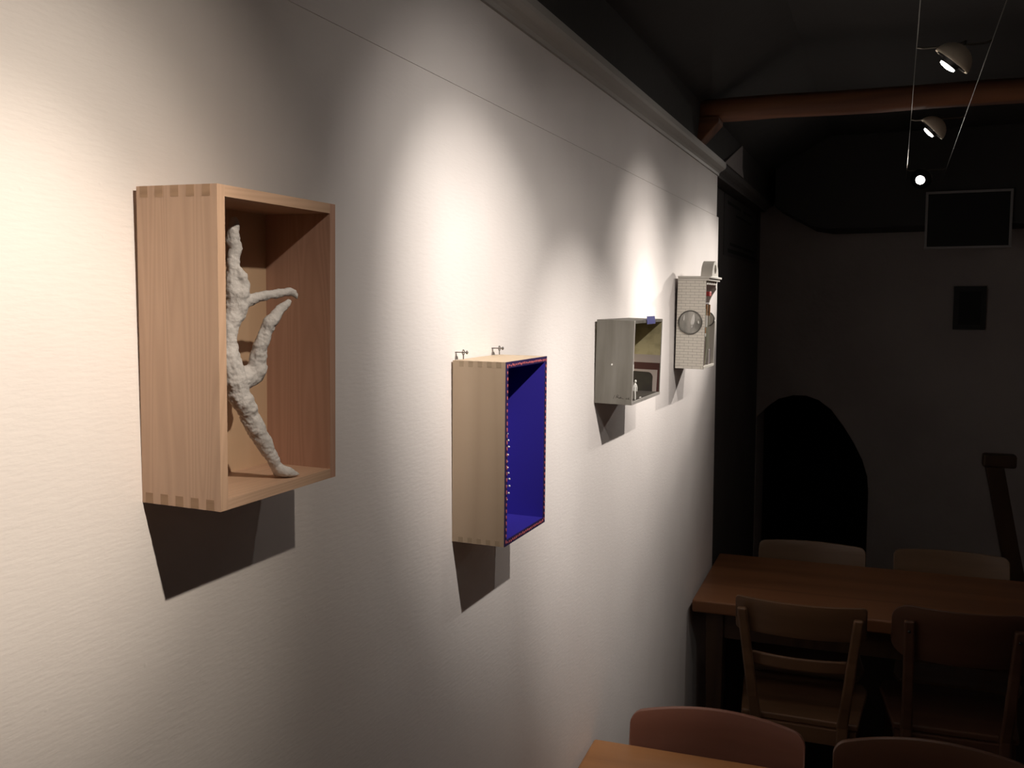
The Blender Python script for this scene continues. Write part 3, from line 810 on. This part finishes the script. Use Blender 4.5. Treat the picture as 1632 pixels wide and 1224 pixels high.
def chair(kind, loc, rz, label, m, sc=1.0):
    r = empty('wooden_chair', loc, (0, 0, rz)); tag(r, label, 'chair', 'wooden chairs around the two tables')
    lean = .22
    yb = -.185
    zt = {'ladder': .800, 'plywood': .795, 'arched': .77, 'plain': .77}[kind]
    xt, xs = {'ladder': (.158, .122), 'plywood': (.137, .128), 'arched': (.13, .13), 'plain': (.13, .13)}[kind]
    # seat: slightly dished, wider in front
    pts = [(-.165, -.18), (.165, -.18), (.19, .09), (.175, .14), (.13, .15), (-.13, .15), (-.175, .14), (-.19, .09)]
    obj('seat', MB().prism(pts, .438, .458, 'z'), m, r, .006, 3)
    for s in (-1, 1):
        zs_ = [(xs * s + .0 * s, yb - .03, 0, .75), (xs * s, yb, .25, 1), (xs * s, yb - .0, .45, 1.05)]
        k = 5
        for i in range(1, k + 1):
            z = .45 + (zt - .45) * i / k
            zs_.append((s * (xs + (xt - xs) * i / k), yb - lean * (z - .45) - .012, z, 1 - .1 * i / k))
        o = obj('rear_leg', bar(zs_, .030, .026), m, r, .006, 3)
        obj('front_leg', bar([(s * .155, .125, 0, .7), (s * .155, .12, .44, 1)], .034, .034), m, r, .005, 2)
        obj('side_rail', MB().box(s * .15 - .009, s * .15 + .009, -.17, .105, .39, .437), m, r, .002)
        obj('stretcher', bar([(s * .140, -.18, .2), (s * .155, .115, .2)], .016, .022), m, r, .003)
    obj('front_rail', MB().box(-.14, .14, .10, .12, .39, .437), m, r, .002)
    obj('rear_rail', MB().box(-.12, .12, yb - .004, yb + .014, .39, .437), m, r, .002)
    if kind == 'ladder':
        obj('crest_rail', panel(.180, .722, .826, .035, .012, yb + .020, lean, .012), m, r)
        obj('back_slat', panel(.135, .615, .655, .022, .010, yb + .012, lean, .008), m, r)
    elif kind == 'plywood':
        obj('backrest', panel(.180, .675, .835, .050, .011, yb + .026, lean, .05), m, r)
        for s in (-1, 1):
            rt = Matrix.Translation((s * .137, yb - lean * .3 - .028, .765)) @ Matrix.Rotation(PI / 2, 4, 'X')
            obj('screw', MB().lathe([(.0003, .002), (.0035, .0016), (.0045, 0), (.0045, -.002)], rt, 10), M['blacktrim'], r)
    elif kind == 'arched':
        obj('backrest', panel(.178, .60, .803, .036, .013, yb + .020, lean, .022, crown=.012), m, r)
    else:
        obj('backrest', panel(.187, .645, .788, .030, .012, yb + .018, lean, .020, crown=.004), m, r)
    for q in r.children:
        if q.name.startswith(('backrest', 'crest')):
            b_ = q.modifiers.new('bevel', 'BEVEL'); b_.width = .003; b_.segments = 2; b_.limit_method = 'ANGLE'
    return r
LN = .22 * .35 + .185
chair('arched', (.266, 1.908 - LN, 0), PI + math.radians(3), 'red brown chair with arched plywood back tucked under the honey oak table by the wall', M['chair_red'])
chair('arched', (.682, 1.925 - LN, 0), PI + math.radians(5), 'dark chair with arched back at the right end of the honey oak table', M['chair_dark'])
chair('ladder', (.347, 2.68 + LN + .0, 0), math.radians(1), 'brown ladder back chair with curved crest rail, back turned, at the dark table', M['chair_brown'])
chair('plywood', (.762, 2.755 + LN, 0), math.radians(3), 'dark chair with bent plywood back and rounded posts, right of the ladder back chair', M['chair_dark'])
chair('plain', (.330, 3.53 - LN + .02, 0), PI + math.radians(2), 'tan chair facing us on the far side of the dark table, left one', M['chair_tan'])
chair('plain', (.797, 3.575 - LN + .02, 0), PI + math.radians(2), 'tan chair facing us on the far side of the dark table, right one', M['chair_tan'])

# ---------------------------------------------------------------- things in the dark at the back
bo = empty('framed_blackboard', (.69, 4.45, 1.905)); tag(bo, 'black board in a thin grey frame high on the far soffit', 'board')
Wb, Hb = .335, .245
obj('board_panel', MB().box(.01, Wb - .01, -.012, 0, .01, Hb - .01), M['board'], bo)
for a in ((0, Wb, 0, .010), (0, Wb, Hb - .010, Hb), (0, .010, .010, Hb - .010), (Wb - .010, Wb, .010, Hb - .010)):
    obj('frame_strip', MB().box(a[0], a[1], -.018, 0, a[2], a[3]), M['board_frame'], bo, .001)
pf = empty('small_framed_picture', (.835, YB, 1.55)); tag(pf, 'small dark framed picture hanging on the shadowed back wall', 'picture')
obj('picture_frame', MB().box(0, .135, -.018, 0, 0, .200).box(.016, .119, -.020, -.018, .018, .182), [M['print']], pf, .002)
obj('picture_sheet', MB().box(.022, .113, -.022, -.020, .024, .176), M['board'], pf)
no = empty('wall_notice', (-.05, 3.70, 1.86)); tag(no, 'faint notice with unreadable lines on the dark wall past the white wall', 'notice')
obj('notice_sheet', MB().box(0, .002, 0, .98, 0, .24), M['paper'], no)
for z, y0, y1, hh in ((.205, .08, .42, .012), (.205, .50, .80, .012), (.170, .30, .78, .010), (.045, .15, .85, .012), (.015, .10, .90, .016)):
    obj('text_line', MB().box(.002, .0026, y0, y1, z, z + hh), M['black'], no)
# slanted dark newel and block at the right edge
nw = empty('leaning_post', (1.15, 4.25, 0)); tag(nw, 'dark wooden post leaning in the shadow at the right edge', 'post')
obj('post_shaft', bar([(.05, 0, 0), (-.10, .0, .66), (-.175, 0, 1.03)], .070, .045), M['leg_wood'], nw, .006)
obj('post_cap', MB().box(-.215, -.09, -.03, .03, 1.00, 1.055), M['leg_wood'], nw, .01)
obj('post_foot', MB().box(.0, .12, -.06, .06, 0, .03), M['leg_wood'], nw, .006)
